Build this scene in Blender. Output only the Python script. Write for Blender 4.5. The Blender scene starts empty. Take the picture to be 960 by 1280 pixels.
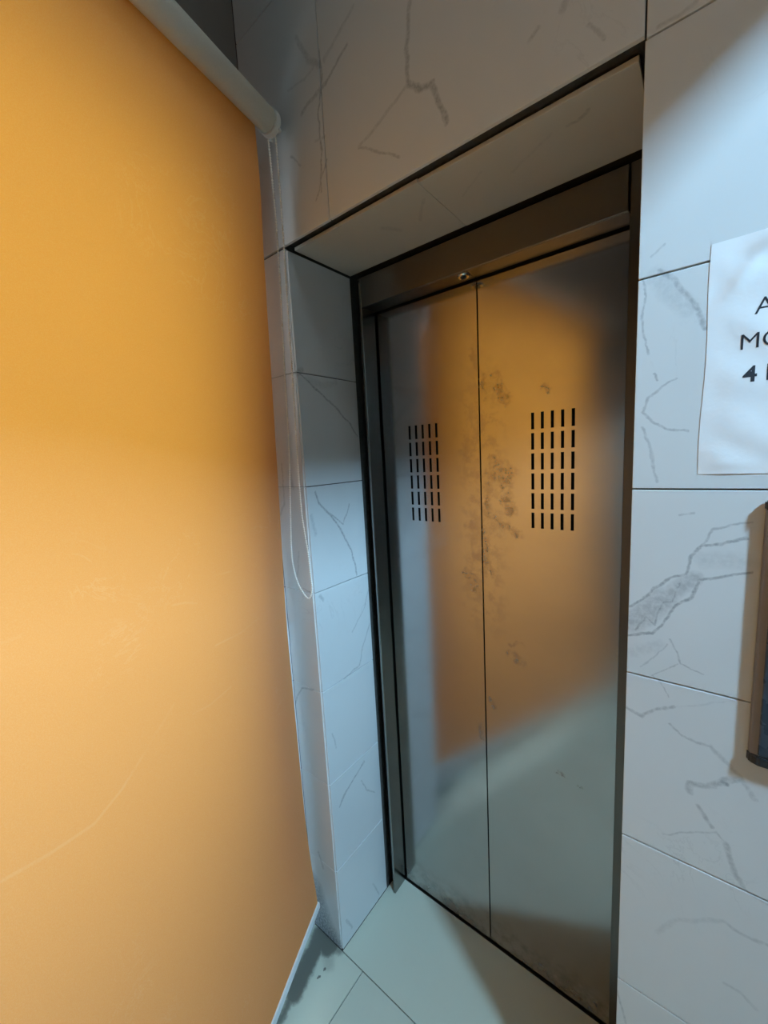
import bpy, bmesh, math, random
from mathutils import Vector, Matrix
random.seed(7)
PI = math.pi
SC = bpy.context.scene
COL = SC.collection

# ------------------------------------------------------------------ camera, world, light, exposure
FPX = 501.74
cam = bpy.data.cameras.new('camera')
cam.sensor_fit = 'VERTICAL'
cam.sensor_height = 24.0
cam.lens = FPX / 1280.0 * 24.0
cam.clip_start = 0.01
cam_o = bpy.data.objects.new('camera', cam)
COL.objects.link(cam_o)
_R = Vector((0.78472475, 0.61749799, -0.05388228))
_D = Vector((0.04182982, -0.13948676, -0.98934004))
_F = Vector((-0.61843135, 0.77410573, -0.13528855))
M4 = Matrix.Identity(4)
for i in range(3):
    M4[i][0] = _R[i]; M4[i][1] = -_D[i]; M4[i][2] = -_F[i]
M4[0][3], M4[1][3], M4[2][3] = 0.83966, -0.71647, 1.55647
cam_o.matrix_world = M4
SC.camera = cam_o

SKY = (0.80, 0.90, 1.0)
SKY_STRENGTH = 4.1
LAMP_COLOR = (0.41, 0.74, 1.03)
LAMP_STRENGTH = 920.0
FILL_COLOR = (0.74, 0.92, 1.0)
FILL_STRENGTH = 8.0
w = bpy.data.worlds.new('world'); SC.world = w
w.use_nodes = True
w.node_tree.nodes['Background'].inputs[0].default_value = SKY + (1,)
w.node_tree.nodes['Background'].inputs[1].default_value = SKY_STRENGTH

SC.view_settings.view_transform = 'Standard'
SC.view_settings.look = 'None'
SC.view_settings.gamma = 1.0
SC.view_settings.use_curve_mapping = False
SC.view_settings.exposure = 0.0
SC.cycles.max_bounces = 10
SC.cycles.diffuse_bounces = 6
SC.cycles.glossy_bounces = 6
SC.cycles.transmission_bounces = 8
SC.cycles.sample_clamp_indirect = 6.0
SC.cycles.use_denoising = True
SC.cycles.caustics_refractive = False

# ------------------------------------------------------------------ measured marks: (width, strength, points) in metres on each surface
VR=[ (0.0022, 0.75, [(0.756, 1.3), (0.776, 1.317), (0.791, 1.336), (0.809, 1.355), (0.827, 1.362), (0.83, 1.385), (0.844, 1.408), (0.863, 1.411), (0.891, 1.424)]) , (0.0022, 0.8, [(0.758, 1.25), (0.773, 1.258), (0.788, 1.262), (0.803, 1.283), (0.817, 1.313), (0.833, 1.327), (0.843, 1.354), (0.87, 1.364), (0.898, 1.375)]) , (0.017, 0.5, [(0.761, 1.274), (0.784, 1.3), (0.802, 1.321)]) , (0.011, 0.5, [(0.802, 1.321), (0.821, 1.342), (0.837, 1.357)]) , (0.002, 0.75, [(0.767, 1.262), (0.778, 1.288), (0.789, 1.277), (0.8, 1.316), (0.812, 1.318), (0.82, 1.347)]) , (0.0016, 0.5, [(0.839, 1.397), (0.854, 1.431), (0.872, 1.439), (0.893, 1.445)]) , (0.012, 0.2, [(0.847, 1.386), (0.873, 1.39), (0.896, 1.387)]) , (0.0014, 0.55, [(0.812, 1.257), (0.822, 1.24), (0.825, 1.222), (0.85, 1.214)]) , (0.0014, 0.4, [(0.809, 1.248), (0.79, 1.222), (0.774, 1.204)]) , (0.01, 0.22, [(0.763, 1.224), (0.796, 1.245)]) , (0.0013, 0.45, [(0.821, 1.221), (0.79, 1.194), (0.802, 1.186), (0.812, 1.165)]) , (0.002, 0.4, [(0.817, 1.449), (0.833, 1.452)]) , (0.003, 0.55, [(0.757, 1.126), (0.779, 1.118), (0.8, 1.137), (0.82, 1.149)]) , (0.002, 0.22, [(0.82, 1.149), (0.856, 1.165), (0.891, 1.185)]) , (0.0022, 0.5, [(0.816, 1.12), (0.829, 1.109), (0.849, 1.102), (0.866, 1.103)]) , (0.004, 0.4, [(0.866, 1.103), (0.883, 1.088), (0.898, 1.072), (0.919, 1.042)]) , (0.005, 0.55, [(0.844, 1.015), (0.846, 1.03), (0.866, 1.037), (0.884, 1.056), (0.901, 1.066)]) , (0.003, 0.9, [(0.881, 1.053), (0.887, 1.052)]) , (0.003, 0.5, [(0.856, 0.996), (0.866, 0.982), (0.874, 0.97)]) , (0.0016, 0.35, [(0.813, 0.924), (0.846, 0.944), (0.879, 0.964), (0.89, 0.951)]) , (0.004, 0.5, [(0.89, 0.951), (0.898, 0.929), (0.904, 0.91), (0.914, 0.892)]) , (0.003, 0.35, [(0.914, 0.892), (0.928, 0.885), (0.942, 0.885)]) , (0.004, 0.2, [(0.812, 0.732), (0.836, 0.773), (0.871, 0.802), (0.895, 0.818)]) , (0.003, 0.35, [(0.895, 0.818), (0.909, 0.811), (0.927, 0.812), (0.946, 0.816)]) , (0.003, 0.25, [(0.9, 0.709), (0.919, 0.709), (0.938, 0.695)]) , (0.0035, 0.6, [(0.782, 1.793), (0.798, 1.774), (0.811, 1.753), (0.826, 1.727), (0.836, 1.706)]) , (0.013, 0.22, [(0.777, 1.787), (0.792, 1.762), (0.815, 1.735)]) , (0.0016, 0.5, [(0.761, 1.786), (0.766, 1.762), (0.761, 1.738), (0.765, 1.709), (0.771, 1.684)]) , (0.0016, 0.55, [(0.778, 1.656), (0.782, 1.644)]) , (0.0018, 0.5, [(0.805, 1.642), (0.788, 1.634), (0.773, 1.621), (0.766, 1.602), (0.779, 1.586), (0.798, 1.576), (0.823, 1.568)]) , (0.002, 0.45, [(0.767, 1.579), (0.776, 1.555), (0.78, 1.525), (0.788, 1.498)]) , (0.002, 0.35, [(0.772, 1.813), (0.783, 1.823), (0.787, 1.826)]) , (0.003, 0.35, [(0.769, 2.094), (0.793, 2.094), (0.809, 2.096)]) , (0.0025, 0.4, [(0.754, 0.562), (0.762, 0.535), (0.771, 0.502)]) ,
]
VL=[ (0.003, 0.7, [(0.001, 1.792), (0.066, 1.751), (0.139, 1.705), (0.189, 1.665), (0.225, 1.625)]) , (0.008, 0.5, [(-0.006, 1.777), (0.023, 1.797)]) , (0.01, 0.25, [(0.04, 1.772), (0.097, 1.761), (0.146, 1.777)]) , (0.0035, 0.75, [(0.034, 1.471), (0.043, 1.441), (0.077, 1.409), (0.121, 1.355), (0.166, 1.272), (0.181, 1.196)]) , (0.0024, 0.65, [(0.063, 1.423), (0.095, 1.395), (0.135, 1.362), (0.169, 1.421)]) , (0.006, 0.3, [(0.025, 1.353), (0.013, 1.407)]) , (0.0024, 0.4, [(0.239, 1.153), (0.204, 1.078), (0.142, 1.02)]) , (0.006, 0.5, [(0.022, 1.175), (0.033, 1.16)]) , (0.003, 0.45, [(0.226, 1.015), (0.179, 0.938), (0.164, 0.898), (0.093, 0.889)]) , (0.004, 0.6, [(0.157, 0.562), (0.119, 0.542), (0.064, 0.52), (0.036, 0.491)]) , (0.003, 0.45, [(0.139, 0.507), (0.159, 0.454), (0.198, 0.418)]) , (0.003, 0.4, [(0.027, 0.741), (0.038, 0.689)]) , (0.004, 0.4, [(0.026, 0.088), (0.048, 0.034)]) , (0.003, 0.4, [(0.16, 0.09), (0.189, 0.018)]) ,
]
VA=[ (0.06, 1.0, [(-0.13, 0.05), (-0.06, 0.01)]) , (0.05, 0.9, [(-0.125, 0.16), (-0.09, 0.06)]) , (0.03, 1.0, [(-0.07, 0.005), (-0.006, 0.004)]) , (0.005, 0.6, [(0.39, 2.368), (0.383, 2.323), (0.379, 2.287), (0.38, 2.239)]) , (0.006, 0.7, [(0.38, 2.239), (0.407, 2.219), (0.431, 2.215)]) , (0.005, 0.65, [(0.43, 2.212), (0.442, 2.181), (0.454, 2.156), (0.457, 2.135)]) , (0.004, 0.35, [(0.376, 2.239), (0.342, 2.227), (0.29, 2.205), (0.252, 2.195)]) , (0.0025, 0.5, [(0.252, 2.193), (0.297, 2.168), (0.355, 2.129)]) , (0.004, 0.6, [(0.236, 2.391), (0.204, 2.373), (0.171, 2.357)]) , (0.005, 0.5, [(0.171, 2.357), (0.133, 2.349), (0.091, 2.339)]) , (0.0025, 0.7, [(0.159, 2.426), (0.16, 2.368), (0.144, 2.315), (0.146, 2.235), (0.135, 2.158)]) , (0.0025, 0.55, [(0.159, 2.213), (0.14, 2.181), (0.118, 2.149)]) , (0.003, 0.5, [(0.043, 2.274), (0.076, 2.24)]) , (0.003, 0.3, [(0.128, 2.265), (0.159, 2.26)]) , (0.004, 0.4, [(0.616, 2.186), (0.604, 2.178)]) , (0.006, 0.4, [(0.654, 2.195), (0.652, 2.188)]) , (0.003, 0.4, [(0.686, 2.147), (0.699, 2.133), (0.706, 2.119)]) , (0.006, 0.4, [(0.091, 2.492), (0.123, 2.427), (0.154, 2.399)]) , (0.003, 0.3, [(0.149, 2.407), (0.106, 2.397), (0.052, 2.408)]) , (0.005, 0.3, [(0.256, 2.441), (0.171, 2.399)]) , (0.003, 0.55, [(-0.168, 0.724), (-0.114, 0.84), (-0.087, 0.876), (-0.035, 0.888)]) , (0.004, 0.4, [(-0.092, 1.553), (-0.097, 1.439), (-0.13, 1.391)]) , (0.008, 0.4, [(-0.06, 1.53), (-0.052, 1.485)]) , (0.003, 0.3, [(-0.048, 1.303), (-0.064, 1.231)]) , (0.002, 0.5, [(-0.044, 1.196), (-0.014, 1.191)]) , (0.005, 0.4, [(-0.078, 0.311), (-0.061, 0.264)]) ,
]
VS=[ (0.004, 0.45, [(0.672, 0.07), (0.654, 0.081), (0.637, 0.08)]) , (0.004, 0.2, [(0.615, 0.078), (0.565, 0.106), (0.527, 0.127)]) , (0.004, 0.25, [(0.356, 0.081), (0.31, 0.136)]) , (0.008, 0.25, [(0.23, 0.104), (0.252, 0.139)]) , (0.003, 0.2, [(0.424, 0.129), (0.481, 0.084)]) , (0.005, 0.3, [(0.13, 0.007), (0.161, 0.028)]) ,
]
VD=[ (0.01, 0.75, [(0.412, 1.746), (0.441, 1.687)]) , (0.006, 0.5, [(0.38, 1.752), (0.385, 1.69)]) , (0.016, 0.35, [(0.322, 1.602), (0.344, 1.503)]) , (0.012, 0.6, [(0.402, 1.534), (0.455, 1.501)]) , (0.018, 0.6, [(0.394, 1.485), (0.438, 1.476)]) , (0.012, 0.65, [(0.434, 1.455), (0.454, 1.397)]) , (0.01, 0.45, [(0.389, 1.427), (0.392, 1.35)]) , (0.01, 0.5, [(0.41, 1.373), (0.471, 1.339)]) , (0.014, 0.4, [(0.341, 1.392), (0.354, 1.325)]) , (0.012, 0.4, [(0.335, 1.346), (0.362, 1.257)]) , (0.012, 0.7, [(0.324, 1.217), (0.35, 1.174)]) , (0.01, 0.5, [(0.374, 1.281), (0.394, 1.227)]) , (0.008, 0.5, [(0.378, 1.349), (0.386, 1.283)]) , (0.01, 0.55, [(0.45, 1.001), (0.476, 0.985)]) , (0.005, 0.4, [(0.441, 1.027), (0.477, 1.036)]) , (0.007, 0.5, [(0.35, 0.753), (0.354, 0.715)]) , (0.005, 0.6, [(0.387, 0.841), (0.396, 0.824)]) , (0.004, 0.6, [(0.576, 0.698), (0.586, 0.693)]) , (0.003, 0.5, [(0.62, 0.692), (0.631, 0.686)]) , (0.008, 0.35, [(0.353, 1.857), (0.364, 1.774)]) , (0.007, 0.35, [(0.361, 1.734), (0.365, 1.609)]) , (0.004, 0.5, [(0.535, 1.704), (0.55, 1.695)]) ,
]

CHAIN_L = [(0.022, -0.045, 2.299), (0.024, -0.045, 2.218), (0.025, -0.045, 2.097), (0.02, -0.045, 1.956), (0.01, -0.045, 1.771), (0.002, -0.045, 1.593), (-0.017, -0.045, 1.404), (-0.023, -0.045, 1.338), (-0.023, -0.045, 1.283), (-0.007, -0.045, 1.229), (0.028, -0.045, 1.195)]
CHAIN_R = [(0.048, -0.045, 2.294), (0.048, -0.045, 2.191), (0.046, -0.045, 2.055), (0.042, -0.045, 1.914), (0.038, -0.045, 1.747), (0.033, -0.045, 1.591), (0.031, -0.045, 1.428), (0.043, -0.045, 1.323), (0.046, -0.045, 1.27), (0.047, -0.045, 1.22), (0.028, -0.045, 1.195)]
EDGE = [(0.027, -0.077, 2.28), (0.013, -0.074, 2.159), (-0.001, -0.07, 2.009), (-0.018, -0.065, 1.753), (-0.039, -0.06, 1.427), (-0.062, -0.055, 1.13), (-0.067, -0.05, 0.795), (-0.071, -0.045, 0.428), (-0.051, -0.042, 0.181)]
VF=[(0.0035, 0.9, [(-0.687, 1.04), (-0.636, 1.023), (-0.578, 1.011), (-0.532, 1.028), (-0.481, 1.062)]) ,
   (0.003, 0.6, [(-0.382, 1.06), (-0.337, 1.051), (-0.277, 1.054)]) ,
   (0.003, 0.8, [(-0.307, 1.171), (-0.23, 1.164), (-0.167, 1.173)]) ,
   (0.003, 0.8, [(-0.399, 1.3), (-0.371, 1.294), (-0.344, 1.282)]) ,
   (0.003, 0.5, [(-0.643, 1.346), (-0.625, 1.346)]) ,
   (0.003, 0.5, [(-0.292, 1.325), (-0.246, 1.32)]) ,
   (0.004, 0.4, [(-0.476, 1.066), (-0.421, 1.107)])]
DIRT = [(.045, 1.0, [(-.085, -.01), (-.05, -.012)]), (.035, .9, [(-.08, -.04), (-.045, -.16)]), (.02, .6, [(-.05, -.16), (-.03, -.22)]), (.005, .9, [(-.016, -.063), (-.014, -.066)]), (.004, .9, [(-.015, -.09), (-.013, -.088)]), (.03, .3, [(-.03, -.03), (-.01, -.05)]), (.02, .5, [(-.05, -.012), (-.006, -.006)])]
WIN_Z0 = .12
BEAM_X, BEAM_Z = 1.25, 2.255
LAMP_Y, LAMP_Z, LAMP_W = -.72, 2.93, .28
FAB_A, FAB_B, FAB_T, FAB_MIX = (.82, .33, .14), (.88, .37, .16), (1.0, .41, .04), .36

# ------------------------------------------------------------------ node helpers
class NT:
    def __init__(s, tree): s.t = tree; s.n = tree.nodes; s.l = tree.links
    def new(s, kind, **kw):
        n = s.n.new(kind)
        for k, v in kw.items(): setattr(n, k, v)
        return n
    def put(s, sock, v):
        if isinstance(v, bpy.types.NodeSocket): s.l.new(v, sock)
        elif v is not None: sock.default_value = v
    def math(s, op, a, b=None, c=None, clamp=False):
        n = s.new('ShaderNodeMath', operation=op); n.use_clamp = clamp
        s.put(n.inputs[0], a); s.put(n.inputs[1], b); s.put(n.inputs[2], c)
        return n.outputs[0]
    def mix(s, f, a, b):
        n = s.new('ShaderNodeMix', data_type='RGBA')
        s.put(n.inputs[0], f)
        s.put(n.inputs[6], a if isinstance(a, bpy.types.NodeSocket) else tuple(a) + (1,))
        s.put(n.inputs[7], b if isinstance(b, bpy.types.NodeSocket) else tuple(b) + (1,))
        return n.outputs[2]
    def noise(s, vec, scale, detail=3.0, rough=0.55, dist=0.0):
        n = s.new('ShaderNodeTexNoise')
        s.put(n.inputs['Vector'], vec); n.inputs['Scale'].default_value = scale
        n.inputs['Detail'].default_value = detail; n.inputs['Roughness'].default_value = rough
        n.inputs['Distortion'].default_value = dist
        return n
    def ramp(s, v, a, b, lo=0.0, hi=1.0):
        n = s.new('ShaderNodeMapRange'); n.interpolation_type = 'SMOOTHSTEP'
        s.put(n.inputs[0], v)
        n.inputs[1].default_value = a; n.inputs[2].default_value = b
        n.inputs[3].default_value = lo; n.inputs[4].default_value = hi
        return n.outputs[0]
    def bump(s, h, strength, dist):
        n = s.new('ShaderNodeBump'); n.inputs['Strength'].default_value = strength
        n.inputs['Distance'].default_value = dist; s.put(n.inputs['Height'], h)
        return n.outputs[0]

def material(name, color=(.8, .8, .8), rough=.5, metal=0.0, spec=.5):
    m = bpy.data.materials.new(name); m.use_nodes = True
    nt = NT(m.node_tree)
    b = m.node_tree.nodes['Principled BSDF']
    b.inputs['Base Color'].default_value = tuple(color) + (1,)
    b.inputs['Roughness'].default_value = rough
    b.inputs['Metallic'].default_value = metal
    b.inputs['Specular IOR Level'].default_value = spec
    return m, nt, b

# node group: soft mask around a 2-D segment (a vein, a scratch or a smear of dirt)
def make_segment_group():
    g = bpy.data.node_groups.new('segment_mask', 'ShaderNodeTree')
    I = g.interface
    for nm in ('U', 'V', 'AX', 'AY', 'DX', 'DY', 'InvLen2', 'Width', 'Strength'):
        I.new_socket(nm, in_out='INPUT', socket_type='NodeSocketFloat')
    I.new_socket('Mask', in_out='OUTPUT', socket_type='NodeSocketFloat')
    nt = NT(g)
    gi = nt.new('NodeGroupInput'); go = nt.new('NodeGroupOutput')
    o = gi.outputs
    pu = nt.math('SUBTRACT', o['U'], o['AX']); pv = nt.math('SUBTRACT', o['V'], o['AY'])
    dot = nt.math('MULTIPLY_ADD', pu, o['DX'], nt.math('MULTIPLY', pv, o['DY']))
    t = nt.math('MULTIPLY', dot, o['InvLen2'], clamp=True)
    qu = nt.math('SUBTRACT', pu, nt.math('MULTIPLY', t, o['DX']))
    qv = nt.math('SUBTRACT', pv, nt.math('MULTIPLY', t, o['DY']))
    d = nt.math('SQRT', nt.math('MULTIPLY_ADD', qu, qu, nt.math('MULTIPLY', qv, qv)))
    k = nt.math('SUBTRACT', 1.0, nt.math('DIVIDE', d, o['Width']), clamp=True)
    k = nt.math('MULTIPLY', k, nt.math('SUBTRACT', 2.0, k))
    nt.l.new(nt.math('MULTIPLY', k, o['Strength']), go.inputs['Mask'])
    return g
SEG = make_segment_group()

def segments_mask(nt, u, v, lines, wmul=1.0):
    out = None
    for w_, s_, pts in lines:
        for a, b in zip(pts[:-1], pts[1:]):
            n = nt.new('ShaderNodeGroup'); n.node_tree = SEG
            dx, dy = b[0]-a[0], b[1]-a[1]
            nt.l.new(u, n.inputs['U']); nt.l.new(v, n.inputs['V'])
            for k, val in (('AX', a[0]), ('AY', a[1]), ('DX', dx), ('DY', dy), ('InvLen2', 1/max(dx*dx+dy*dy, 1e-9)), ('Width', w_*wmul), ('Strength', s_)):
                n.inputs[k].default_value = val
            out = n.outputs[0] if out is None else nt.math('MAXIMUM', out, n.outputs[0])
    return out

MARBLE = (0.70, 0.71, 0.71)
VEIN = (0.16, 0.17, 0.19)
def marble(name, lines, au, av, rough=.16, base=MARBLE, amp=.0065):
    m, nt, b = material(name, base, rough)
    pos = nt.new('ShaderNodeNewGeometry').outputs['Position']
    big = nt.noise(pos, 26.0, 4.0, .6)
    small = nt.noise(pos, 140.0, 3.0, .6)
    off = nt.new('ShaderNodeVectorMath', operation='MULTIPLY_ADD')
    nt.l.new(big.outputs['Color'], off.inputs[0]); off.inputs[1].default_value = (amp*2.4,)*3
    nt.l.new(pos, off.inputs[2])
    off2 = nt.new('ShaderNodeVectorMath', operation='ADD')
    nt.l.new(off.outputs[0], off2.inputs[0]); off2.inputs[1].default_value = (-amp*1.2,)*3
    sep = nt.new('ShaderNodeSeparateXYZ'); nt.l.new(off2.outputs[0], sep.inputs[0])
    mask = segments_mask(nt, sep.outputs[au], sep.outputs[av], lines, 1.25) if lines else 0.0
    brk = nt.ramp(small.outputs['Fac'], .28, .66, .3, .85)
    mask = nt.math('MULTIPLY', mask, brk)
    # faint wandering veins of the stone
    wav = nt.noise(pos, 5.5, 6.0, .62, 1.1)
    thin = nt.math('SUBTRACT', 1.0, nt.math('MULTIPLY', nt.math('ABSOLUTE', nt.math('SUBTRACT', wav.outputs['Fac'], .5)), 75.0), clamp=True)
    gate = nt.ramp(nt.noise(pos, 3.1, 2.0).outputs['Fac'], .52, .68)
    thin = nt.math('MULTIPLY', nt.math('MULTIPLY', thin, gate), .14)
    cloud = nt.ramp(nt.noise(pos, 2.2, 4.0).outputs['Fac'], .4, .75, 0, .10)
    tot = nt.math('MAXIMUM', nt.math('MAXIMUM', mask, thin), cloud, clamp=True)
    nt.l.new(nt.mix(tot, base, VEIN), b.inputs['Base Color'])
    return m

def steel(name, base, rough, stains=None, dirt_low=False, streak=.10):
    m, nt, b = material(name, base, rough, 1.0)
    pos = nt.new('ShaderNodeNewGeometry').outputs['Position']
    mp = nt.new('ShaderNodeMapping'); nt.l.new(pos, mp.inputs[0]); mp.inputs['Scale'].default_value = (6, 6, 420)
    br = nt.noise(mp.outputs[0], 1.0, 3.0, .6).outputs['Fac']
    cloud = nt.noise(pos, 7.0, 4.0, .6).outputs['Fac']
    r = nt.math('ADD', nt.math('MULTIPLY_ADD', br, streak, rough-streak/2), nt.math('MULTIPLY_ADD', cloud, .10, -.05))
    col = nt.mix(nt.ramp(cloud, .35, .75, 0, .25), base, tuple(c*.8 for c in base))
    if stains:
        off = nt.new('ShaderNodeVectorMath', operation='MULTIPLY_ADD')
        nz = nt.noise(pos, 45.0, 4.0, .65)
        nt.l.new(nz.outputs['Color'], off.inputs[0]); off.inputs[1].default_value = (.06,)*3; nt.l.new(pos, off.inputs[2])
        o2 = nt.new('ShaderNodeVectorMath', operation='ADD'); nt.l.new(off.outputs[0], o2.inputs[0]); o2.inputs[1].default_value = (-.03,)*3
        sep = nt.new('ShaderNodeSeparateXYZ'); nt.l.new(o2.outputs[0], sep.inputs[0])
        mk = segments_mask(nt, sep.outputs[0], sep.outputs[2], stains, 1.8)
        mk = nt.math('MULTIPLY', nt.ramp(mk, .08, .55, 0, 1), nt.ramp(nz.outputs['Fac'], .36, .62, .1, .85))
        # a haze of finger grease along the meeting edges of the leaves
        s2 = nt.new('ShaderNodeSeparateXYZ'); nt.l.new(pos, s2.inputs[0])
        near = nt.math('MULTIPLY', nt.ramp(nt.math('ABSOLUTE', nt.math('SUBTRACT', s2.outputs[0], .37)), .02, .10, 1, 0),
                       nt.math('MULTIPLY', nt.ramp(s2.outputs[2], .95, 1.2), nt.ramp(s2.outputs[2], 1.6, 1.9, 1, 0)))
        grease = nt.math('MULTIPLY', nt.math('MULTIPLY', near, nt.ramp(nt.noise(pos, 30.0, 4.0, .7).outputs['Fac'], .45, .62)), .45)
        mk = nt.math('MAXIMUM', mk, grease, clamp=True)
        col = nt.mix(nt.math('MULTIPLY', mk, .5), col, (.20, .13, .09))
        r = nt.math('MULTIPLY_ADD', mk, .14, r)
        low = nt.math('MULTIPLY', nt.ramp(s2.outputs[2], .0, .14, 1, 0), nt.ramp(nt.noise(pos, 18.0, 4.0, .6).outputs['Fac'], .35, .7))
        col = nt.mix(nt.math('MULTIPLY', low, .55), col, (.12, .12, .10))
        nt.l.new(nt.math('MULTIPLY_ADD', nt.math('MAXIMUM', nt.math('MULTIPLY', mk, .12), nt.math('MULTIPLY', low, .5)), -1.0, 1.0), b.inputs['Metallic'])
    nt.l.new(col, b.inputs['Base Color'])
    nt.l.new(r, b.inputs['Roughness'])
    nt.l.new(nt.bump(br, .03, .0004), b.inputs['Normal'])
    return m

# ------------------------------------------------------------------ materials
M = {}
# each tile prints only the veins that cross it
def tile_marble(kind, lines, au, av, u0, u1, v0, v1):
    e = .03
    mine = []
    for w_, s_, p in lines:
        for a, b in zip(p[:-1], p[1:]):
            if max(a[0], b[0]) > u0-e and min(a[0], b[0]) < u1+e and max(a[1], b[1]) > v0-e and min(a[1], b[1]) < v1+e:
                mine.append((w_, s_, [a, b]))
    if not mine: return 'tile_plain'
    key = '%s_marble_%d' % (kind, len(M)); M[key] = marble('white_marble_veined', mine, au, av)
    return key
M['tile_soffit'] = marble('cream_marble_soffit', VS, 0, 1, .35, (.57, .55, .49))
M['tile_plain'] = marble('white_marble_plain', [], 0, 2)

m, nt, b = material('dark_grout', (.05, .045, .04), .95)
pos = nt.new('ShaderNodeNewGeometry').outputs['Position']
nz = nt.noise(pos, 60.0, 5.0, .7).outputs['Fac']
nt.l.new(nt.mix(nz, (.02, .018, .016), (.10, .09, .08)), b.inputs['Base Color'])
nt.l.new(nt.bump(nz, .6, .006), b.inputs['Normal'])
M['grout'] = m

m, nt, b = material('plaster_tan', (.19, .165, .145), .8)
pos = nt.new('ShaderNodeNewGeometry').outputs['Position']
nz = nt.noise(pos, 3.0, 5.0, .6).outputs['Fac']
nt.l.new(nt.mix(nz, (.165, .145, .125), (.21, .185, .16)), b.inputs['Base Color'])
nt.l.new(nt.bump(nt.noise(pos, 90.0, 4.0).outputs['Fac'], .2, .002), b.inputs['Normal'])
M['plaster'] = m

def floor_mat(name, stained):
    m, nt, b = material(name, (.52, .53, .48), .32)
    pos = nt.new('ShaderNodeNewGeometry').outputs['Position']
    a = nt.noise(pos, 4.0, 5.0, .6).outputs['Fac']; s = nt.noise(pos, 60.0, 4.0, .6).outputs['Fac']
    c = nt.mix(a, (.54, .57, .47), (.60, .63, .53))
    c = nt.mix(nt.ramp(s, .55, .75, 0, .25), c, (.54, .55, .50))
    nt.l.new(nt.math('MULTIPLY_ADD', a, .2, .22), b.inputs['Roughness'])
    if stained:
        nz = nt.noise(pos, 30.0, 5.0, .65)
        off = nt.new('ShaderNodeVectorMath', operation='MULTIPLY_ADD')
        nt.l.new(nz.outputs['Color'], off.inputs[0]); off.inputs[1].default_value = (.03,)*3; nt.l.new(pos, off.inputs[2])
        o2 = nt.new('ShaderNodeVectorMath', operation='ADD'); nt.l.new(off.outputs[0], o2.inputs[0]); o2.inputs[1].default_value = (-.015,)*3
        sep = nt.new('ShaderNodeSeparateXYZ'); nt.l.new(o2.outputs[0], sep.inputs[0])
        mk = segments_mask(nt, sep.outputs[0], sep.outputs[1], DIRT)
        c = nt.mix(nt.math('MULTIPLY', nt.ramp(mk, .05, .7), .85), c, (.07, .065, .055))
        mr = nt.math('MULTIPLY', nt.ramp(mk, .05, .7), .3)
    nt.l.new(c, b.inputs['Base Color'])
    return m
M['floor_clean'] = floor_mat('grey_green_floor_tile', False)
M['floor_dirty'] = floor_mat('grey_green_floor_tile_stained', True)

M['door_steel'] = steel('brushed_door_steel', (.50, .475, .465), .17, VD, streak=.07)
M['frame_steel'] = steel('brown_frame_steel', (.17, .15, .13), .32)
M['jamb_steel'] = steel('grey_jamb_steel', (.27, .265, .25), .22)
m, nt, b = material('shaft_black', (.008, .008, .009), .9); M['black'] = m
m, nt, b = material('terracotta_paint', (.20, .12, .095), .8)
pos = nt.new('ShaderNodeNewGeometry').outputs['Position']
nt.l.new(nt.mix(nt.noise(pos, 3.0, 5.0, .6).outputs['Fac'], (.18, .105, .085), (.23, .14, .11)), b.inputs['Base Color']); M['terracotta'] = m
m, nt, b = material('plaster_pale', (.40, .38, .36), .8)
pos = nt.new('ShaderNodeNewGeometry').outputs['Position']
nt.l.new(nt.mix(nt.noise(pos, 3.0, 5.0, .6).outputs['Fac'], (.36, .345, .33), (.44, .42, .40)), b.inputs['Base Color']); M['plaster_pale'] = m
m, nt, b = material('rubber_black', (.018, .018, .02), .45)
pos = nt.new('ShaderNodeNewGeometry').outputs['Position']
nt.l.new(nt.ramp(nt.noise(pos, 200.0).outputs['Fac'], .3, .7, .38, .55), b.inputs['Roughness']); M['black_plastic'] = m
m, nt, b = material('dark_panel_face', (.035, .042, .055), .25)
pos = nt.new('ShaderNodeNewGeometry').outputs['Position']
nt.l.new(nt.ramp(nt.noise(pos, 40.0).outputs['Fac'], .3, .7, .2, .34), b.inputs['Roughness']); M['panel_face'] = m
m, nt, b = material('brushed_panel_side', (.20, .175, .165), .38, .35)
pos = nt.new('ShaderNodeNewGeometry').outputs['Position']
nt.l.new(nt.mix(nt.noise(pos, 50.0).outputs['Fac'], (.17, .15, .14), (.23, .20, .19)), b.inputs['Base Color']); M['panel_side'] = m
M['chrome'] = steel('polished_ring', (.75, .72, .66), .15)

# blind fabric: dyed cloth lit from the room and, through its weave, by the window behind it
m = bpy.data.materials.new('orange_blind_fabric'); m.use_nodes = True
nt = NT(m.node_tree); m.node_tree.nodes.remove(m.node_tree.nodes['Principled BSDF'])
out = m.node_tree.nodes['Material Output']
pos = nt.new('ShaderNodeNewGeometry').outputs['Position']
a = nt.noise(pos, 3.0, 4.0, .6).outputs['Fac']; fz = nt.noise(pos, 700.0, 2.0).outputs['Fac']
mp = nt.new('ShaderNodeMapping'); nt.l.new(pos, mp.inputs[0]); mp.inputs['Scale'].default_value = (1, 1, 1)
weave = nt.new('ShaderNodeTexWave', wave_type='BANDS', bands_direction='Z'); nt.l.new(pos, weave.inputs['Vector']); weave.inputs['Scale'].default_value = 320.0; weave.inputs['Distortion'].default_value = 1.5
cr = nt.noise(pos, 9.0, 5.0, .7, .8).outputs['Fac']
crease = nt.math('SUBTRACT', 1.0, nt.math('MULTIPLY', nt.math('ABSOLUTE', nt.math('SUBTRACT', cr, .5)), 60.0), clamp=True)
crease = nt.math('MULTIPLY', crease, nt.ramp(nt.noise(pos, 2.5).outputs['Fac'], .56, .66))
c = nt.mix(a, FAB_A, FAB_B)
c = nt.mix(nt.math('MULTIPLY', nt.ramp(fz, .35, .7), .14), c, (.95, .72, .50))
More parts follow.
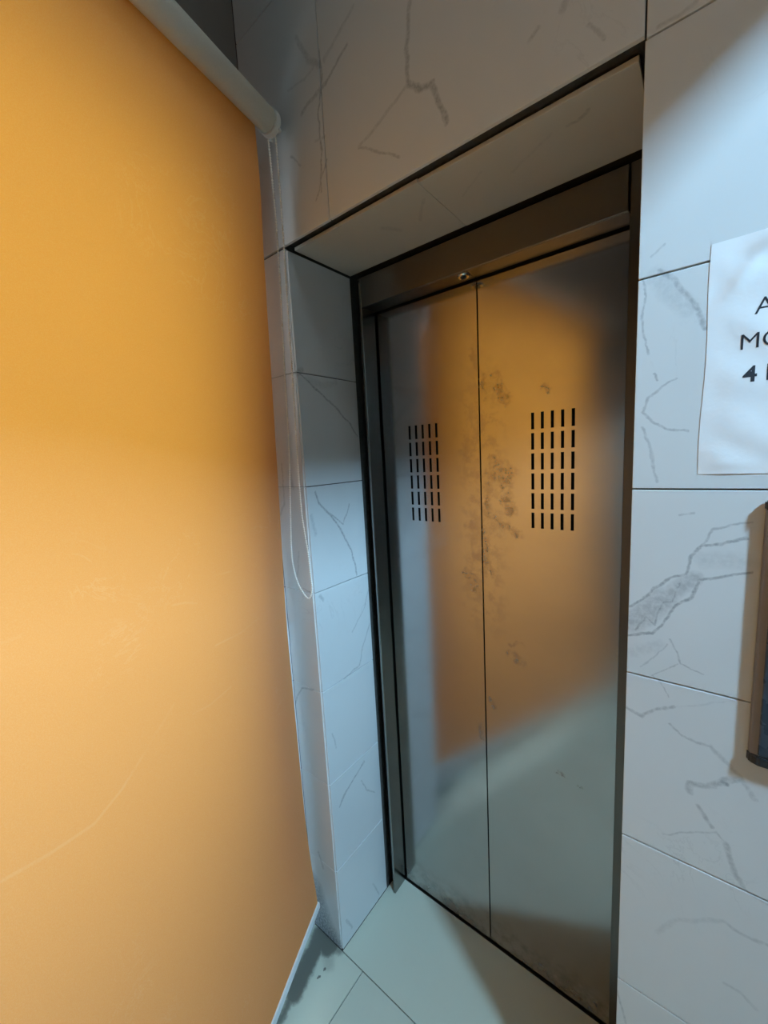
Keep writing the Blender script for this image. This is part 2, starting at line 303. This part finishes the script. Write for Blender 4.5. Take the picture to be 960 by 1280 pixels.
sepf = nt.new('ShaderNodeSeparateXYZ'); nt.l.new(pos, sepf.inputs[0])
folds = nt.math('MULTIPLY', segments_mask(nt, sepf.outputs[1], sepf.outputs[2], VF), nt.ramp(cr, .35, .6, .3, 1.0))
crease = nt.math('MAXIMUM', crease, folds)
c = nt.mix(nt.math('MULTIPLY', crease, .16), c, (.97, .78, .58))
d = nt.new('ShaderNodeBsdfDiffuse'); nt.l.new(c, d.inputs[0])
tcol = nt.mix(a, FAB_T, tuple(x*.92 for x in FAB_T))
t = nt.new('ShaderNodeBsdfTranslucent'); nt.l.new(tcol, t.inputs[0])
bm_ = nt.bump(nt.math('ADD', nt.math('MULTIPLY', weave.outputs['Fac'], .3), nt.math('MULTIPLY', crease, 1.0)), .12, .001)
nt.l.new(bm_, d.inputs['Normal'])
mx = nt.new('ShaderNodeMixShader'); mx.inputs[0].default_value = FAB_MIX
nt.l.new(d.outputs[0], mx.inputs[1]); nt.l.new(t.outputs[0], mx.inputs[2])
nt.l.new(mx.outputs[0], out.inputs['Surface'])
M['fabric'] = m

m, nt, b = material('pale_roller_cover', (.62, .62, .55), .6)
pos = nt.new('ShaderNodeNewGeometry').outputs['Position']
nt.l.new(nt.mix(nt.noise(pos, 300.0).outputs['Fac'], (.74, .75, .66), (.82, .83, .75)), b.inputs['Base Color']); M['roller'] = m
m, nt, b = material('white_plastic', (.70, .70, .66), .4)
pos = nt.new('ShaderNodeNewGeometry').outputs['Position']
nt.l.new(nt.mix(nt.noise(pos, 12.0).outputs['Fac'], (.62, .62, .58), (.76, .76, .72)), b.inputs['Base Color']); M['white_plastic'] = m
m, nt, b = material('grey_plastic', (.16, .17, .165), .5)
pos = nt.new('ShaderNodeNewGeometry').outputs['Position']
nt.l.new(nt.mix(nt.noise(pos, 40.0).outputs['Fac'], (.13, .14, .14), (.2, .21, .2)), b.inputs['Base Color']); M['grey_plastic'] = m
m, nt, b = material('bead_plastic', (.82, .78, .68), .35)
pos = nt.new('ShaderNodeNewGeometry').outputs['Position']
nt.l.new(nt.mix(nt.noise(pos, 90.0).outputs['Fac'], (.86, .82, .72), (.93, .90, .82)), b.inputs['Base Color']); M['bead'] = m
m, nt, b = material('hem_white', (.78, .80, .80), .45)
pos = nt.new('ShaderNodeNewGeometry').outputs['Position']
nt.l.new(nt.mix(nt.noise(pos, 20.0).outputs['Fac'], (.72, .75, .75), (.83, .85, .85)), b.inputs['Base Color']); M['hem'] = m
m, nt, b = material('printer_paper', (.86, .86, .87), .7)
pos = nt.new('ShaderNodeNewGeometry').outputs['Position']
nz = nt.noise(pos, 14.0, 5.0, .6).outputs['Fac']
nt.l.new(nt.mix(nz, (.82, .82, .84), (.89, .89, .89)), b.inputs['Base Color'])
nt.l.new(nt.bump(nz, .35, .004), b.inputs['Normal']); M['paper'] = m
m, nt, b = material('printed_ink', (.012, .014, .022), .6)
pos = nt.new('ShaderNodeNewGeometry').outputs['Position']
nt.l.new(nt.mix(nt.noise(pos, 300.0).outputs['Fac'], (.01, .011, .02), (.02, .022, .03)), b.inputs['Base Color']); M['ink'] = m
m = bpy.data.materials.new('window_glass'); m.use_nodes = True
nt = NT(m.node_tree); nt.n.remove(nt.n['Principled BSDF'])
tr = nt.new('ShaderNodeBsdfTransparent'); tr.inputs[0].default_value = (.93, .96, .95, 1)
gl = nt.new('ShaderNodeBsdfGlossy'); gl.inputs['Roughness'].default_value = .02
mx = nt.new('ShaderNodeMixShader'); mx.inputs[0].default_value = .08
nt.l.new(tr.outputs[0], mx.inputs[1]); nt.l.new(gl.outputs[0], mx.inputs[2]); nt.l.new(mx.outputs[0], nt.n['Material Output'].inputs['Surface'])
M['glass'] = m
def emitter(name, color, strength):
    m = bpy.data.materials.new(name); m.use_nodes = True
    nt = NT(m.node_tree); nt.n.remove(nt.n['Principled BSDF'])
    e = nt.new('ShaderNodeEmission'); e.inputs[0].default_value = color + (1,); e.inputs[1].default_value = strength
    nt.l.new(e.outputs[0], nt.n['Material Output'].inputs['Surface'])
    return m
M['lamp'] = emitter('cool_lamp_diffuser', LAMP_COLOR, LAMP_STRENGTH)
M['fill_lamp'] = emitter('fill_lamp_diffuser', FILL_COLOR, FILL_STRENGTH)

# ------------------------------------------------------------------ mesh helpers
def link(name, me, parent=None, mats=()):
    o = bpy.data.objects.new(name, me); COL.objects.link(o)
    for k in mats: me.materials.append(M[k])
    if parent: o.parent = parent
    return o
def from_bm(name, bm, mat, parent=None, smooth=False):
    me = bpy.data.meshes.new(name); bmesh.ops.recalc_face_normals(bm, faces=bm.faces); bm.to_mesh(me); bm.free()
    if smooth:
        for p in me.polygons: p.use_smooth = True
    return link(name, me, parent, (mat,) if isinstance(mat, str) else mat)
def add_box(bm, x0, x1, y0, y1, z0, z1, bevel=0.0):
    vs = [bm.verts.new((x, y, z)) for z in (z0, z1) for y in (y0, y1) for x in (x0, x1)]
    fs = [bm.faces.new([vs[i] for i in f]) for f in ((0, 2, 3, 1), (4, 5, 7, 6), (0, 1, 5, 4), (2, 6, 7, 3), (0, 4, 6, 2), (1, 3, 7, 5))]
    if bevel:
        es = {e for f in fs for e in f.edges}
        bmesh.ops.bevel(bm, geom=list(es), offset=bevel, segments=1, affect='EDGES')
def box(name, x0, x1, y0, y1, z0, z1, mat, parent=None, bevel=0.0):
    bm = bmesh.new(); add_box(bm, x0, x1, y0, y1, z0, z1, bevel); return from_bm(name, bm, mat, parent)
def boxes(name, lst, mat, parent=None):
    bm = bmesh.new()
    for q in lst: add_box(bm, *q)
    return from_bm(name, bm, mat, parent)
def empty(name, loc=(0, 0, 0), rz=0.0):
    o = bpy.data.objects.new(name, None); COL.objects.link(o); o.location = loc; o.rotation_euler = (0, 0, rz); o.empty_display_size = .1
    return o
def tag(o, label=None, cat=None, kind=None, group=None):
    if label: o['label'] = label
    if cat: o['category'] = cat
    if kind: o['kind'] = kind
    if group: o['group'] = group
    return o
def tube(bm, p0, p1, r, seg=24, caps=True):
    p0, p1 = Vector(p0), Vector(p1); d = (p1-p0)
    q = d.to_track_quat('Z', 'Y').to_matrix().to_4x4(); q.translation = (p0+p1)/2
    bmesh.ops.create_cone(bm, cap_ends=caps, segments=seg, radius1=r, radius2=r, depth=d.length, matrix=q)

# ------------------------------------------------------------------ setting: elevator wall
H = 2.0875; W = .756; DEP = .2345; YD = .3005; TT = .008; CY = .0065
CEIL = 3.20; XR = 2.25; YF = -3.8; TH = math.radians(19.5); XC = -.128
def wall_x(y): return XC + math.tan(TH) * (-y)

wall_back = boxes('wall_back', [(-.45, -.0065, CY, .60, 0, CEIL), (W+.004, XR, CY, .60, 0, CEIL), (-.0065, W+.004, CY, .60, H+.014, CEIL)], 'grout')
tag(wall_back, 'marble tiled wall around the elevator recess', 'wall', 'structure')
G = .0012
ZS = [0, .2875, .5875, .8875, 1.1875, 1.4875, 1.7875, 2.0875]
def tile(x0, x1, y0, y1, z0, z1, mat, parent, bev=.0007):
    if mat == 'tile_right': mat = tile_marble('right', VR, 0, 2, x0, x1, z0, z1)
    elif mat == 'tile_above': mat = tile_marble('above', VA, 0, 2, x0, x1, z0, z1)
    elif mat == 'tile_reveal': mat = tile_marble('reveal', VL, 1, 2, y0, y1, z0, z1)
    return box('tile', x0, x1, y0, y1, z0, z1, mat, parent, bev)
for i in range(7):
    z0, z1 = ZS[i]+G, ZS[i+1]-G
    if i == 0: z0 = .002
    tile(XC+.0005, -.0055, 0, TT, z0-(.0007 if i else 0), z1+.0007, 'tile_above', wall_back)
    tile(W, 1.356-G, 0, TT, z0, z1, 'tile_right', wall_back)
    tile(1.356+G, 1.956-G, 0, TT, z0, z1, 'tile_right', wall_back)
    tile(1.956+G, XR-.002, 0, TT, z0, z1, 'tile_right', wall_back)
    # reveal on the left of the recess
    ya = .0035 + random.uniform(0, .0006)
    tile(-.0062, 0, ya, DEP-.002, z0, z1-(.004 if i == 6 else 0), 'tile_reveal', wall_back)
for xa, xb in ((XC+.0005, .156-G), (.156+G, .756-G), (.756+G, 1.356-G), (1.356+G, 1.956-G), (1.956+G, XR-.002)):
    mt = 'tile_right' if xa > .7 else 'tile_above'
    lo = H+.006 if xa < .7 else H+G
    tile(xa, xb, 0, TT, lo, 2.605-G, mt, wall_back)
    tile(xa, xb, 0, TT, 2.605+G, CEIL-.002, mt, wall_back)
# lintel underside
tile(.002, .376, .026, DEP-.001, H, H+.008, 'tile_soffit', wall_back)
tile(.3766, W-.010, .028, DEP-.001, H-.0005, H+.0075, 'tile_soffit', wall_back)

# ------------------------------------------------------------------ setting: left wall with the window, 18 degrees off square
LW = empty('wall_left', (XC, 0, 0), -TH)
# local frame: -y runs along the wall toward the viewer, x points into the room
LW.rotation_euler = (0, 0, TH)
tag(LW, 'marble tiled wall behind the orange blind', 'wall', 'structure')
LL = -YF / math.cos(TH) + .05
WY0, WY1, WZ0, WZ1 = -.195, -1.30, WIN_Z0, 2.22
bx = []
for (ya, yb, za, zb) in ((-LL, WY1, 0, CEIL), (WY0, .02, 0, CEIL), (WY1, WY0, 0, WZ0), (WY1, WY0, WZ1, CEIL)):
    bx.append((-.16, -.010, ya, yb, za, zb))
core = boxes('wall_core', bx, 'grout', LW)
for i in range(7):
    za = (ZS[i]+G) if i else .002
    zb = ZS[i+1]-G
    box('tile', -.010, 0, WY0, -.0005, za, zb, 'tile_plain', LW, .0007)
for ya, yb in ((WY0-G, -.72), (-.72-G*2, WY1)):
    box('tile', -.010, 0, yb, ya, .002, WZ0, 'tile_plain', LW, .0007)
boxes('plaster_coat', [(-.010, -.001, -LL+.01, WY1-.001, 0, CEIL-.002), (-.010, -.001, WY1, WY0-.001, WZ1, CEIL-.002), (-.010, -.001, WY0, -.0005, H+.001, CEIL-.002)], 'plaster', LW)
win = empty('window_1'); win.parent = LW
tag(win, 'window behind the orange blind', None, 'structure')
fr = .045
boxes('window_frame', [(-.12, -.08, WY1, WY0, WZ0, WZ0+fr), (-.12, -.08, WY1, WY0, WZ1-fr, WZ1), (-.12, -.08, WY1, WY1+fr, WZ0+fr, WZ1-fr), (-.12, -.08, WY0-fr, WY0, WZ0+fr, WZ1-fr)], 'white_plastic', win)
box('pane', -.103, -.098, WY1+fr, WY0-fr, WZ0+fr, WZ1-fr, 'glass', win)

# unseen slab and low wall added outside the window to dim the lower glass
boxes('added_shade_blocks', [(-1.0, -.17, -2.2, .4, -.12, 0), (-.85, -.73, -2.2, .4, 0, .95)], 'plaster', LW)

# ------------------------------------------------------------------ setting: floor, ceiling, the walls behind the camera, the ceiling beam
floor = box('floor', -.4, XR+.2, YF-.1, .6, -.06, -.004, 'grout')
tag(floor, 'grey green square floor tiles', 'floor', 'structure')
xs = [-.514, .086, .686, 1.286, 1.886, XR]
ys = [0, -.6, -1.2, -1.8, -2.4, -3.0, -3.6, YF]
for x0, x1 in zip(xs[:-1], xs[1:]):
    for y1, y0 in zip(ys[:-1], ys[1:]):
        x0c = max(x0, -.13)
        if x1 < wall_x(y1)-.0: continue
        tile(x0c+G, x1-G, y0+G, y1-G, -.01, 0, 'floor_dirty' if (x0 < 0 and y1 == 0) else 'floor_clean', floor, .0005)
tile(.0006, W-.001, G, YD-.004, -.01, .0004, 'floor_clean', floor, .0005)
ceiling = box('ceiling', -.4, XR+.2, YF-.1, .6, CEIL, CEIL+.1, 'plaster_pale'); tag(ceiling, 'plain ceiling', 'ceiling', 'structure')
wr = box('wall_right', XR, XR+.15, YF, .6, 0, CEIL, 'plaster_pale'); tag(wr, 'plain wall on the right of the lobby', 'wall', 'structure')
wf = box('wall_front', -.4, XR+.15, YF-.15, YF, 0, CEIL, 'terracotta'); tag(wf, 'plain wall at the far side of the lobby', 'wall', 'structure')
beam = box('trim_1', BEAM_X-.05, BEAM_X, YF, -.001, BEAM_Z, CEIL, 'plaster_pale'); tag(beam, 'plaster beam under the ceiling', 'beam', 'structure')

# ------------------------------------------------------------------ setting: steel door frame
FX0, FX1, FZ = .037, .712, 1.992
HT = 2.073
frame = empty('trim_2', (0, DEP, 0)); tag(frame, 'brown steel frame around the elevator door', 'door frame', 'structure')
def fbox(name, x0, x1, y0, y1, z0, z1, mat, bev=.0008):
    o = box(name, x0, x1, y0-DEP, y1-DEP, z0, z1, mat, frame, bev); return o
# left jamb: folded sheet, front lip and inner side
fbox('jamb', .0285, FX0, DEP, YD+.03, .0, HT, 'jamb_steel', .0015)
fbox('jamb', FX1, W+.002, DEP, YD+.03, .0, HT, 'frame_steel', .0012)
fbox('header', FX0+.0004, FX1-.003, DEP, DEP+.006, FZ, HT, 'frame_steel', .0012)
lipL = fbox('header_lip', FX0+.0004, .3685, DEP+.0065, YD-.006, FZ, FZ+.004, 'frame_steel', .0004)
lipR = fbox('header_lip', .3700, FX1-.003, DEP+.0065, YD-.006, FZ, FZ+.004, 'frame_steel', .0004)
fbox('frame_backing', FX0, FX1, DEP+.014, YD+.10, FZ+.006, HT, 'black', 0)
fbox('frame_backing', .0005, .0275, DEP+.03, YD+.03, 0, HT+.012, 'black', 0)
# keyhole escutcheon on the lip underside
bm = bmesh.new()
mt = Matrix.Translation((.352, .2615-DEP, FZ-.0015))
bmesh.ops.create_cone(bm, cap_ends=True, segments=32, radius1=.0135, radius2=.016, depth=.003, matrix=mt)
esc = from_bm('lock_ring', bm, 'chrome', frame)
bm = bmesh.new()
bmesh.ops.create_uvsphere(bm, u_segments=20, v_segments=10, radius=.0085, matrix=Matrix.Translation((.352, .2615-DEP, FZ-.0025)) @ Matrix.Diagonal((1, 1, .6, 1)))
from_bm('lock_core', bm, 'black_plastic', esc, True)
# sill with running groove
sill = box('trim_3', .0285, W, YD-.003, YD+.08, -.02, .0015, 'frame_steel'); tag(sill, 'dark sill under the elevator door', 'sill', 'structure')

# ------------------------------------------------------------------ setting: the two door leaves, with real slots
def leaf(name, x0, x1, y, z0, z1, sx, sz, label):
    w_, p_, h_, q_ = .0072, .0232, .040, .0494
    hx = [(sx + i*p_, sx + i*p_ + w_) for i in range(5)]
    hz = [(sz + j*q_, sz + j*q_ + h_) for j in range(6)]
    gx = sorted({x0, x1, *[v for a in hx for v in a]}); gz = sorted({z0, z1, *[v for a in hz for v in a]})
    th = .0025
    bm = bmesh.new(); V = {}
    def vert(x, z, k):
        key = (round(x, 5), round(z, 5), k)
        if key not in V: V[key] = bm.verts.new((x, y + (th if k else 0), z))
        return V[key]
    hole = lambda a, b: any(abs(a-h[0]) < 1e-6 for h in hx) and any(abs(b-h[0]) < 1e-6 for h in hz)
    for i in range(len(gx)-1):
        for j in range(len(gz)-1):
            a, b_, c, d = gx[i], gx[i+1], gz[j], gz[j+1]
            if hole(a, c):
                for (p, q) in (((a, c), (b_, c)), ((b_, c), (b_, d)), ((b_, d), (a, d)), ((a, d), (a, c))):
                    bm.faces.new((vert(*p, 0), vert(*p, 1), vert(*q, 1), vert(*q, 0)))
            else:
                bm.faces.new((vert(a, c, 0), vert(b_, c, 0), vert(b_, d, 0), vert(a, d, 0)))
                bm.faces.new((vert(a, c, 1), vert(a, d, 1), vert(b_, d, 1), vert(b_, c, 1)))
    for (p, q) in (((x0, z0), (x1, z0)), ((x1, z0), (x1, z1)), ((x1, z1), (x0, z1)), ((x0, z1), (x0, z0))):
        # folded rim of the sheet, seen only at the gaps
        a0, b0 = vert(*p, 0), vert(*q, 0)
        a1 = bm.verts.new((p[0], y+.03, p[1])); b1 = bm.verts.new((q[0], y+.03, q[1]))
        bm.faces.new((a0, a1, b1, b0))
    root = empty(name, ((x0+x1)/2, y, 0)); tag(root, label, 'door', 'structure')
    bmesh.ops.translate(bm, verts=bm.verts, vec=(-(x0+x1)/2, -y, 0))
    from_bm('door_panel', bm, 'door_steel', root)
    xm = (x0+x1)/2
    box('slot_backing', sx-.02-xm, sx+.13-xm, .012, .016, sz-.03, sz+.33, 'black', root)
    box('door_backing', x0+.004-xm, x1-.004-xm, .028, .032, z0+.004, z1-.004, 'black', root)
    return root
leaf('door_1', FX0+.006, .3670, YD, .0095, FZ-.006, .1390, 1.3575, 'left brushed steel elevator door leaf with small slotted vent')
leaf('door_2', .3705, FX1+.012, YD+.001, .0095, FZ-.006, .5040, 1.3575, 'right brushed steel elevator door leaf with slotted vent')
shaft = box('wall_shaft', -.1, W+.1, YD+.09, YD+.12, -.01, HT+.2, 'black'); tag(shaft, 'dark lift shaft behind the doors', 'wall', 'structure')

# ------------------------------------------------------------------ roller blind
blind = empty('roller_blind', (.04, -.05, 0))
tag(blind, 'orange fabric roller blind hanging over the window left of the elevator', 'blind')
def inblind(o):
    o.parent = blind; o.matrix_parent_inverse = Matrix.Translation((-.04, .05, 0)); return o
RP = Vector((.041, -.052, 2.3155)); RA = math.radians(14.0); RD = Vector((math.sin(RA), -math.cos(RA), -.030)).normalized()
RL = 1.50; RR = .0245
# the roll of fabric (pale reverse outside)
bm = bmesh.new(); tube(bm, RP+RD*.012, RP+RD*RL, RR, 40)
rollo = inblind(from_bm('roller_tube', bm, 'roller', None, True))
rollo.data.polygons.foreach_set('use_smooth', [len(p.vertices) == 4 for p in rollo.data.polygons])
# bead wheel housing and bracket at the visible end
bm = bmesh.new(); tube(bm, RP-RD*.004, RP+RD*.010, RR*1.12, 32); inblind(from_bm('chain_wheel', bm, 'white_plastic', None))
bm = bmesh.new(); add_box(bm, -.006, .0, -.0, .012, -.002, .062, .002)
bmesh.ops.translate(bm, verts=bm.verts, vec=(RP.x-.012, RP.y+.006, RP.z-.022)); inblind(from_bm('bracket_arm', bm, 'white_plastic', None))
bm = bmesh.new(); tube(bm, (RP.x-.03, RP.y+.020, RP.z+.026), (RP.x-.03, RP.y+.028, RP.z+.026), .024, 28); inblind(from_bm('bracket_plate', bm, 'grey_plastic', None))
bm = bmesh.new()
vs = [bm.verts.new(Vector(RP)+Vector(p)) for p in ((.004, .006, .022), (.024, .006, -.022), (.014, .006, -.022), (-.006, .006, .006), (.004, .012, .022), (.024, .012, -.022), (.014, .012, -.022), (-.006, .012, .006))]
for f in ((0, 1, 2, 3), (7, 6, 5, 4), (0, 4, 5, 1), (1, 5, 6, 2), (2, 6, 7, 3), (3, 7, 4, 0)): bm.faces.new([vs[i] for i in f])
inblind(from_bm('chain_guard', bm, 'white_plastic', None))

def interp(L, z):
    # L: list of (x, y, z) from high to low
    if z >= L[0][2]: return Vector(L[0])
    for a, b in zip(L[:-1], L[1:]):
        if b[2] <= z <= a[2]:
            t = (a[2]-z)/(a[2]-b[2]); return Vector(a).lerp(Vector(b), t)
    return Vector(L[-1])
HD = Vector((.101, -.25, -.017)).normalized()
ZTOP, ZBOT = EDGE[0][2], EDGE[-1][2]
SN, RN = 40, 90
FS = .022                                   # the cloth starts this far in from the roller's end
side = Vector((-math.cos(RA), -math.sin(RA), 0))
bm = bmesh.new(); grid = []
for k in range(7):                          # from over the top of the roll down its wall side
    ang = math.radians(100 - 100*k/6); row = []
    for i in range(SN+1):
        q = RP + RD*(FS + (RL-FS-.01)*i/SN) + side*(math.cos(ang)*(RR+.0009)) + Vector((0, 0, math.sin(ang)*(RR+.0009)))
        row.append(bm.verts.new(q))
    grid.append(row)
def edge_pt(z):
    p = sum((interp(EDGE, max(ZBOT, min(ZTOP, z+dz))) for dz in (-.09, -.045, 0, .045, .09)), Vector())/5
    p.z = z
    return p
start = RP + RD*FS + side*(RR+.0009)
for j in range(1, RN+1):
    k = j/RN; row = []
    z = start.z + (ZBOT-start.z)*k
    p = edge_pt(z)
    if k < .10: t = k/.10; t = t*t*(3-2*t); p = Vector((start.x, start.y, z)).lerp(p, t)
    if k > .96: p = p.lerp(Vector(EDGE[-1]), (k-.96)/.04); p.z = z
    d = RD.lerp(HD, k).normalized()
    for i in range(SN+1):
        s = (RL-FS-.01)*i/SN
        wob = .0016*math.sin(3.1*s+5*k)*min(1, s*4)*min(1, k*8)
        row.append(bm.verts.new(p + d*s + Vector((1, .3, 0))*wob))
    grid.append(row)
for j in range(len(grid)-1):
    for i in range(SN):
        bm.faces.new((grid[j][i], grid[j][i+1], grid[j+1][i+1], grid[j+1][i]))
fab = inblind(from_bm('fabric', bm, 'fabric', None, True))
# hem bar
P1 = Vector(EDGE[-1]); nrm = Vector((-HD.y, HD.x, 0)).normalized()
bm = bmesh.new()
q = []
for s in (-.004, RL):
    c = P1 + HD*s
    for (a, h) in ((-.004, .003), (.004, .003), (.0055, -.004), (.0055, -.015), (.002, -.019), (-.002, -.019), (-.0055, -.015), (-.0055, -.004)):
        q.append(bm.verts.new(c + nrm*a + Vector((0, 0, h))))
for i in range(8): bm.faces.new((q[i], q[(i+1) % 8], q[8+(i+1) % 8], q[8+i]))
bm.faces.new(q[:8]); bm.faces.new(q[8:])
inblind(from_bm('hem_bar', bm, 'hem', None))
# bead chain loop: spaced beads on a cord
path = [Vector(p) for p in CHAIN_L] + [Vector(p) for p in reversed(CHAIN_R[:-1])]
def catmull(P, n):
    out = []
    for i in range(len(P)-1):
        p0, p1, p2, p3 = P[max(i-1, 0)], P[i], P[i+1], P[min(i+2, len(P)-1)]
        for k in range(n):
            t = k/n
            out.append(.5*((2*p1)+(p2-p0)*t+(2*p0-5*p1+4*p2-p3)*t*t+(3*p1-p0-3*p2+p3)*t**3))
    out.append(P[-1]); return out
cp = catmull(path, 24)
bm = bmesh.new(); acc = 0; step = .0060; last = cp[0]; br = .0026
for p in cp:
    seg = (p-last).length
    while acc + seg >= step:
        t = (step-acc)/seg; last = last.lerp(p, t); seg = (p-last).length; acc = 0
        bmesh.ops.create_icosphere(bm, subdivisions=1, radius=br, matrix=Matrix.Translation(last))
    acc += seg; last = p
prev = None
for p in cp[::3]+[cp[-1]]:
    if prev is not None and (p-prev).length > 1e-5: tube(bm, prev, p, .0008, 5, False)
    prev = p
ch = inblind(from_bm('bead_chain', bm, 'bead', None, True)); ch['label'] = 'cream beaded pull chain'

# ------------------------------------------------------------------ paper notice
PX0, PX1, PZ0, PZ1 = .836, 1.046, 1.509, 1.807
def ridge(d, w_): return math.exp(-(d/w_)**2)
def paper_pt(u, v):
    x = PX0 + (PX1-PX0)*u; z = PZ0 + (PZ1-PZ0)*v
    h = .0010
    h += .0012*ridge(u, .06)*math.sin(PI*min(1, max(0, v)))**1 * (.6+.4*math.sin(7*v))
    x += .0035*ridge(u, .2)*math.sin(PI*v*1.0)*.0 + .0022*ridge(u, .25)*(v-.5)*1.2 - .0012*ridge(u, .25)*math.sin(9*v)
    # fold across the upper left corner
    dl = (u-.30*(v-.70)/.30) if v > .66 else 9
    h += .0042*ridge(dl-.02, .045) * min(1, (v-.66)*8 if v > .66 else 0)
    h += .0030*ridge(v-.955, .035)*(1 if u > .22 else ridge(u-.22, .08))
    # crease across the lower left corner
    h += .0022*ridge(v-.12+.35*u, .05)*ridge(u, .4)
    h += .0010*math.sin(17*u+6*v)*math.sin(9*v+2) + .0009*math.sin(29*v+11*u)
    h = .0003 + h*.55*min(1, .1+u*7)
    if v < .03: h *= .6
    return (x, -max(h, .0004), z)
NU, NV = 36, 54
bm = bmesh.new()
g = [[bm.verts.new(paper_pt(i/NU, j/NV)) for i in range(NU+1)] for j in range(NV+1)]
for j in range(NV):
    for i in range(NU): bm.faces.new((g[j][i], g[j][i+1], g[j+1][i+1], g[j+1][i]))
paper = from_bm('paper_notice', bm, 'paper', None, True)
sm = paper.modifiers.new('thickness', 'SOLIDIFY'); sm.thickness = .0003; sm.offset = 0
es = paper.modifiers.new('crisp_rim', 'EDGE_SPLIT'); es.split_angle = math.radians(40)
tag(paper, 'wrinkled white paper notice with black capital letters stuck on marble wall', 'notice')
def text(body, x, z, size, bold, name='lettering'):
    cu = bpy.data.curves.new(name, 'FONT'); cu.body = body; cu.size = size; cu.extrude = .0001
    cu.offset = .0006 if bold else -.0002
    t = bpy.data.objects.new('tmp', cu); COL.objects.link(t)
    bpy.context.view_layer.update()
    me = bpy.data.meshes.new_from_object(t.evaluated_get(bpy.context.evaluated_depsgraph_get()))
    bpy.data.objects.remove(t)
    for v in me.vertices:
        X, Z = x + v.co.x, z + v.co.y
        u = (X-PX0)/(PX1-PX0); vv = (Z-PZ0)/(PZ1-PZ0)
        hy = paper_pt(min(1, max(0, u)), min(1, max(0, vv)))[1]
        v.co = (X, hy - .00032 - v.co.z*.5, Z)
    me.name = name
    return link(name, me, paper, ('ink',))
text('A', .8825, 1.709, .0285, False)
text('MO', .8695, 1.6685, .0275, False)
text('4 P', .8755, 1.6275, .0275, True)

# ------------------------------------------------------------------ wall panel at the right edge
panel = empty('wall_panel', (.96, 0, 1.285))
tag(panel, 'dark wall panel with brushed metal sides and black end caps beside paper notice', 'panel')
def prism(name, prof, z0, z1, mat, bev=0):
    bm = bmesh.new(); n = len(prof)
    a = [bm.verts.new((x-.96, y, z0-1.285)) for x, y in prof]; c = [bm.verts.new((x-.96, y, z1-1.285)) for x, y in prof]
    for i in range(n): bm.faces.new((a[i], a[(i+1) % n], c[(i+1) % n], c[i]))
    bm.faces.new(a[::-1]); bm.faces.new(c)
    if bev: bmesh.ops.bevel(bm, geom=list(bm.edges), offset=bev, segments=2, affect='EDGES')
    return from_bm(name, bm, mat, panel)
PW = .112; x0 = .9065
prof = [(x0, -.0005), (x0, -.006), (x0+.002, -.009), (x0+.010, -.0115), (x0+PW-.010, -.0115), (x0+PW-.002, -.009), (x0+PW, -.006), (x0+PW, -.0005)]
prism('body', prof, 1.118, 1.462, 'panel_side')
face = [(x0+.0095, -.0113), (x0+.011, -.0135), (x0+PW-.011, -.0135), (x0+PW-.0095, -.0113)]
prism('face', face, 1.120, 1.460, 'panel_face')
capp = [(x0-.001, -.0005), (x0-.001, -.007), (x0+.002, -.011), (x0+.010, -.0155), (x0+PW-.010, -.0155), (x0+PW-.002, -.011), (x0+PW+.001, -.007), (x0+PW+.001, -.0005)]
prism('end_cap', capp, 1.104, 1.1185, 'black_plastic', .002)
prism('end_cap', capp, 1.4615, 1.474, 'black_plastic', .002)

# ------------------------------------------------------------------ wall lamp, and a fill lamp added under the ceiling
def added_fill_lamp(x, y, z, sx, sy, mat, label):
    r = empty('added_fill_lamp', (x, y, z)); tag(r, label, 'lamp')
    bm = bmesh.new()
    for q in ((-sx/2-.015, -sx/2, -sy/2-.015, sy/2+.015), (sx/2, sx/2+.015, -sy/2-.015, sy/2+.015), (-sx/2, sx/2, -sy/2-.015, -sy/2), (-sx/2, sx/2, sy/2, sy/2+.015)):
        add_box(bm, q[0], q[1], q[2], q[3], -.02, 0)
    from_bm('lamp_housing', bm, 'white_plastic', r)
    bm = bmesh.new(); add_box(bm, -sx/2, sx/2, -sy/2, sy/2, -.016, -.002); from_bm('diffuser', bm, mat, r)
    return r
# flat cool lamp high on the right-hand wall: it shines past the beam's lower edge
wl = empty('wall_lamp', (XR, LAMP_Y, LAMP_Z)); tag(wl, 'flat cool white lamp high on the right wall beyond the beam', 'lamp')
hw = LAMP_W/2
bm = bmesh.new()
for q in ((-hw*.6-.02, -hw*.6, -hw-.02, hw+.02), (hw*.6, hw*.6+.02, -hw-.02, hw+.02), (-hw*.6, hw*.6, -hw-.02, -hw), (-hw*.6, hw*.6, hw, hw+.02)):
    add_box(bm, -.03, 0, q[0], q[1], q[2], q[3])
from_bm('lamp_housing', bm, 'white_plastic', wl)
bm = bmesh.new(); add_box(bm, -.022, -.004, -hw*.6, hw*.6, -hw, hw); from_bm('diffuser', bm, 'lamp', wl)
if FILL_STRENGTH > 0:  # added fill with no known source, lifts the roller and the shaded tiles
    added_fill_lamp(1.0, -.45, CEIL, .3, .3, 'fill_lamp', 'small square fill lamp added under the ceiling beside the beam')
